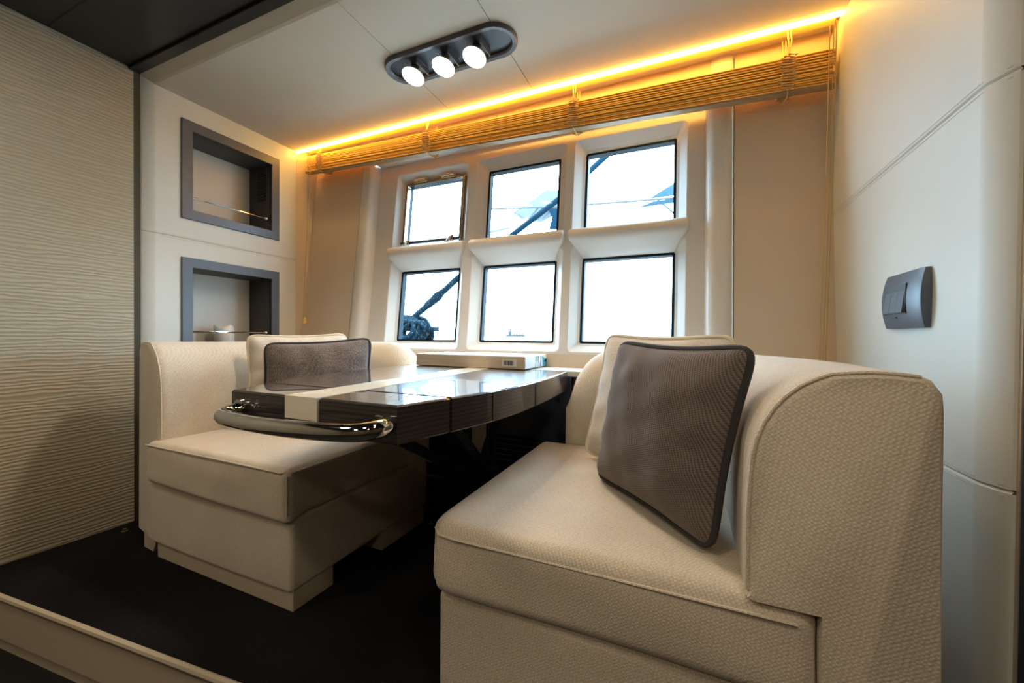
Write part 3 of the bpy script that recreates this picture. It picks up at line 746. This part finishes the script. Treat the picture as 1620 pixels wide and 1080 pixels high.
# chrome handle bar
hx = lambda a: tc(.64)+.006+a*.94
pts = []
for a, y, z in ((-.232, .650, .698), (-.240, .632, .692), (-.243, .618, .689), (-.238, .602, .687), (-.222, .591, .685), (-.18, .583, .684), (-.09, .577, .683), (0, .574, .684), (.09, .575, .686), (.18, .580, .689), (.230, .588, .692), (.252, .598, .695), (.262, .612, .697), (.262, .630, .699), (.256, .650, .702)):
    pts.append((hx(a), y, z))
sp = []
for i in range(len(pts)-1):
    for k in range(4):
        a, b, c, d = [Vector(pts[min(max(i+o, 0), len(pts)-1)]) for o in (-1, 0, 1, 2)]; s = k/4
        sp.append(.5*((2*b)+(c-a)*s+(2*a-5*b+4*c-d)*s*s+(-a+3*b-3*c+d)*s**3))
sp.append(Vector(pts[-1]))
hb = MB().tube(sp, .0185, 20).build('handle_bar', 'chrome', tb, True)
for a in (-.232, .244): MB().tube([(hx(a), .642, .699), (hx(a), .633, .698)], .022, 16).build('handle_flange', 'chrome', hb, True)
# folding support under the top
def beam(a, b, w, h, name, m='blackgloss'):
    a, b = Vector(a), Vector(b); t = (b-a).normalized(); s = t.cross(Vector((0, 0, 1))).normalized(); u = s.cross(t)
    R = lambda p: [p+s*w+u*h, p-s*w+u*h, p-s*w-u*h, p+s*w-u*h]
    return MB().loft([R(a), R(b)], True, True, True).build(name, m, tb)
beam((-.62, .93, .655), (-.80, 1.60, .235), .022, .020, 'strut')
beam((-1.04, .93, .655), (-.90, 1.60, .235), .022, .020, 'strut')
beam((-.83, .80, .645), (-.83, 1.60, .645), .12, .012, 'under_frame')
MB().box(-.93, -.76, 1.575, 1.618, 0, .30, .004).build('pedestal', 'blackgloss', tb)

# louvred gloss cabinet front under the ledge
cb = thing('louvred_cabinet', (-.86, 1.67, 0), 'black gloss cabinet front with louvres under the table', 'cabinet')
MB().box(-1.272, -.452, 1.66, 1.70, 0, .712, .003).build('front_panel', 'blackgloss', cb)
for x0, x1, za, zb in ((-.80, -.50, .20, .455), (-1.06, -.93, .27, .52), (-1.20, -.98, .03, .20)):
    k = int((zb-za)/.024)
    for i in range(k):
        z = za+i*.024
        MB().add([(x0, 1.659, z), (x1, 1.659, z), (x1, 1.645, z+.012), (x0, 1.645, z+.012), (x0, 1.659, z+.018), (x1, 1.659, z+.018)], [(0, 1, 2, 3), (3, 2, 5, 4)]).build('louvre', 'blackgloss', cb)
MB().tube([(-.836, 1.650, .20), (-.836, 1.650, .66)], .004, 8).build('chrome_strip', 'chrome', cb, True)
MB().add([(-.93, 1.654, .62), (-.855, 1.654, .62), (-.855, 1.654, .42), (-.905, 1.654, .27), (-.93, 1.654, .27)], [(0, 1, 2, 3, 4)]).build('beige_reflection', 'plinth', cb)  # flat beige shape painting in the sofa's reflection on the gloss front
MB().tube([(-.505, 1.655, .615), (-.505, 1.640, .615)], .012, 12).build('bolt', 'ink', cb, True)

# ------------------------------------------------------------------ games box on the table
bx = thing('games_box', (-.92, 1.72, TZ+.001), 'flat pale wooden box with barcode sticker on the table', 'box')
bx0, bx1, by0, by1, bz0, bz1 = -1.197, -.632, 1.575, 1.885, TZ+.002, TZ+.056
MB().box(bx0, bx1, by0, by1, bz0, bz1, .002).build('body', 'box', bx)
MB().box(bx0+.004, bx1-.004, by0+.004, by1-.004, bz1-.001, bz1+.002).build('lid', 'boxtop', bx)
MB().box(bx1-.001, bx1+.0012, by0+.003, by1-.003, bz0+.003, bz1-.002).build('end_label', 'paper', bx)
s = MB().box(bx1-.106, bx1-.036, by0-.0012, by0+.001, bz0+.010, bz0+.042).build('sticker', 'paper', bx)
mb = MB(); x = bx1-.098
for w in (2, 1, 3, 1, 1, 2, 4, 1, 2, 3, 1, 2):
    if x > bx1-.050: break
    mb.box(x, x+w*.0011, by0-.0018, by0-.001, bz0+.016, bz0+.036); x += w*.0011+.0018
mb.build('barcode', 'ink', s)
xe = bx1+.0013
def tri(pts, m): MB().add([(xe+.0006, y, z) for y, z in pts], [tuple(range(len(pts)))]).build('printed_shape', m, bx)
zz0, zz1 = bz0+.003, bz1-.002
for k, (ya, yb, m) in enumerate(((1.70, 1.715, 'teal'), (1.728, 1.75, 'teal'), (1.768, 1.78, 'blue'))):
    tri([(ya, zz1), (yb, zz1), (yb-.02, zz0), (ya+.01, zz0)], m)
tri([(1.79, zz1), (1.80, zz0), (1.882, zz0), (1.882, zz0+.02)], 'teal'); tri([(1.80, zz0+.018), (1.882, zz0+.04), (1.882, zz0+.02)], 'blue'); tri([(1.80, zz1), (1.882, zz1), (1.882, zz0+.038)], 'yellow')

# brass carpet studs
for x, y, lab in ((-2.28, .923, 'small brass carpet stud beside the rippled wall panel'), (-1.09, 1.55, 'small brass carpet stud under the table')):
    o = MB().tube([(x, y, .0), (x, y, .004), (x, y, .005), (x, y, .014)], [.012, .012, .006, .007], 12).build('carpet_stud', 'brass', None, True); recentre(o)
    tag(o, lab, 'stud', 'brass carpet studs')

# ------------------------------------------------------------------ outside the windows
qy = tag(MB().box(-5, 1, 2.55, 3.6, .15, .32).build('quay', 'mist'), 'pale quay edge outside below the windows', kind='structure')
bo = thing('mooring_bollard', (-2.22, 2.9, .32), 'blue mooring bollard wrapped in rope outside the lower pane', 'bollard')
MB().tube([(-2.22, 2.9, .32), (-2.22, 2.9, .36), (-2.22, 2.9, .40), (-2.22, 2.9, .80), (-2.22, 2.9, .86)], [.16, .16, .07, .07, .10], 18).build('post', 'rope', bo, True)
MB().box(-2.38, -1.985, 2.86, 2.94, .925, .962, .01).build('horn', 'rope', bo)
rp = thing('mooring_rope', (-2.22, 2.9, .80), 'speckled blue mooring rope coiled and rising across the panes', 'rope')
rnd = random.Random(3)
for k in range(11):
    pts = []; rx, rz = rnd.uniform(.08, .17), rnd.uniform(.05, .115); cx = -2.25+rnd.uniform(-.06, .08); yc = 2.80+k*.018; tl = rnd.uniform(-.5, .5)
    for i in range(28):
        a = 2*math.pi*i/28; x, z = rx*math.cos(a), rz*math.sin(a)
        pts.append((cx+x*math.cos(tl)-z*math.sin(tl), yc+.035*math.sin(a+k), .94+rnd.uniform(-.004, .004)+x*math.sin(tl)+z*math.cos(tl)))
    MB().tube(pts, .019, 8, True).build('coil', 'rope', rp, True)
A, B = Vector((-2.30, 2.88, .985)), Vector((-1.62, 2.88, 1.475))
pts = [A.lerp(B, i/20)+Vector((0, 0, rnd.uniform(-.003, .003))) for i in range(21)]
rs = [.026+(.012*math.exp(-((i-9)/1.6)**2))+(.006 if i in (7, 10) else 0) for i in range(21)]
MB().tube(pts, rs, 10).build('spliced_end', 'rope', rp, True)
C_ = Vector((.0, 2.88, 2.60))
MB().tube([B, Vector((-1.32, 2.9, 1.665)), Vector((-.894, 2.9, 1.925)), Vector((-.55, 2.9, 2.185)), C_], .021, 10).build('line', 'rope_p', rp, True)
# white motor yacht moored opposite
yt = thing('motor_yacht', (-2.5, 11, -1), 'white motor yacht with grey canvas cover moored outside', 'yacht')
mb = MB(); rings = []
for x, wv, zt, rk in ((-5.1, .1, 3.5, 1.6), (-4.5, .8, 3.5, 1.4), (-3.4, 1.6, 3.47, 1.0), (-1.2, 2.3, 3.42, .4), (2, 2.4, 3.36, .2), (5, 2.2, 3.3, .2)):
    rings.append([(x, 11.4-wv, zt), (x+rk, 11.4-wv*.92, 1.5), (x+rk*1.5, 11.4-wv*.5, -1), (x+rk*1.5, 11.4+wv*.5, -1), (x+rk, 11.4+wv*.92, 1.5), (x, 11.4+wv, zt)])
mb.loft(rings, True, True, True); mb.build('hull', 'gel', yt, True, 40)
MB().tube([(-5.0, 9.6, 4.11), (-4.6, 9.0, 4.10), (-2.77, 9.0, 3.94), (-.68, 9.0, 3.83), (1.5, 9.0, 3.74)], .022, 6).build('guard_rail', 'coverd', yt, True)
for x, z in ((-.62, 3.83), (-3.0, 3.95), (1.2, 3.75)): MB().tube([(x, 9.0, z), (x+.42, 9.0, z-.42)], .02, 6).build('stanchion', 'coverd', yt, True)
mb = MB().loft([[(-4.1, 9.3, 4.03), (-4.1, 9.6, 4.05), (-4.1, 9.9, 4.03)], [(-3.55, 9.2, 4.25), (-3.55, 9.7, 4.34), (-3.55, 10.2, 4.25)], [(-3.15, 9.15, 4.43), (-3.1, 9.7, 4.56), (-3.1, 10.3, 4.43)], [(-2.4, 9.1, 4.28), (-2.4, 9.7, 4.5), (-2.4, 10.3, 4.3)]], False)
mb.add([(-4.0, 9.28, 4.03), (-3.15, 9.14, 4.43), (-2.4, 9.1, 4.28), (-2.5, 9.1, 3.95), (-3.3, 9.15, 3.66), (-3.55, 9.2, 3.75)], [(0, 1, 2, 3, 4, 5)])
cv = mb.build('canvas_cover', 'cover', yt)
for k in range(4):
    a = k*.13
    MB().add([(-3.62+a, 9.07, 3.72), (-3.58+a, 9.07, 3.70), (-3.30+a, 9.05, 3.98), (-3.36+a, 9.05, 3.98)], [(0, 1, 2, 3)]).build('stripe', 'coverd', cv)
MB().loft([[(-3.05, 8.95, 3.93), (-2.70, 8.95, 3.86), (-2.66, 8.95, 3.43), (-3.0, 8.95, 3.44), (-2.93, 8.95, 3.70)], [(-3.05, 9.05, 3.93), (-2.70, 9.05, 3.86), (-2.66, 9.05, 3.43), (-3.0, 9.05, 3.44), (-2.93, 9.05, 3.70)]], True, True, True).build('navy_flag', 'fender', yt)
MB().add([(-.78, 9.0, 3.86), (.6, 9.0, 3.86), (.6, 9.6, 4.55), (-.22, 9.2, 4.22), (-.45, 9.1, 4.08)], [(0, 1, 2, 3, 4)]).build('windscreen', 'tint', yt)
MB().add([(-1.05, 8.98, 3.68), (-.70, 8.98, 3.79), (.6, 8.98, 3.80), (.6, 8.98, 3.72), (-.6, 8.98, 3.70)], [(0, 1, 2, 3, 4)]).build('cabin_glass', 'tint', yt)
MB().tube([(-4.7, 9.0, 3.51), (-4.05, 8.98, 3.57)], .03, 6).build('rub_line', 'cover', yt, True)
sh = thing('cargo_ship', (-26, 60, 1.1), 'tiny distant grey ship seen through the lower middle pane', 'ship')
MB().box(-27.4, -24.2, 59.8, 60.4, .95, 1.28).build('hull', 'mist', sh); mb = MB().box(-27.0, -26.5, 59.9, 60.3, 1.28, 1.85); mb.box(-26.85, -26.65, 60, 60.2, 1.85, 2.3); mb.build('bridge', 'mist', sh)
for k in range(4): MB().box(-26.1+k*.5, -25.95+k*.5, 59.9, 60.2, 1.28, 1.5).build('mast', 'mist', sh)
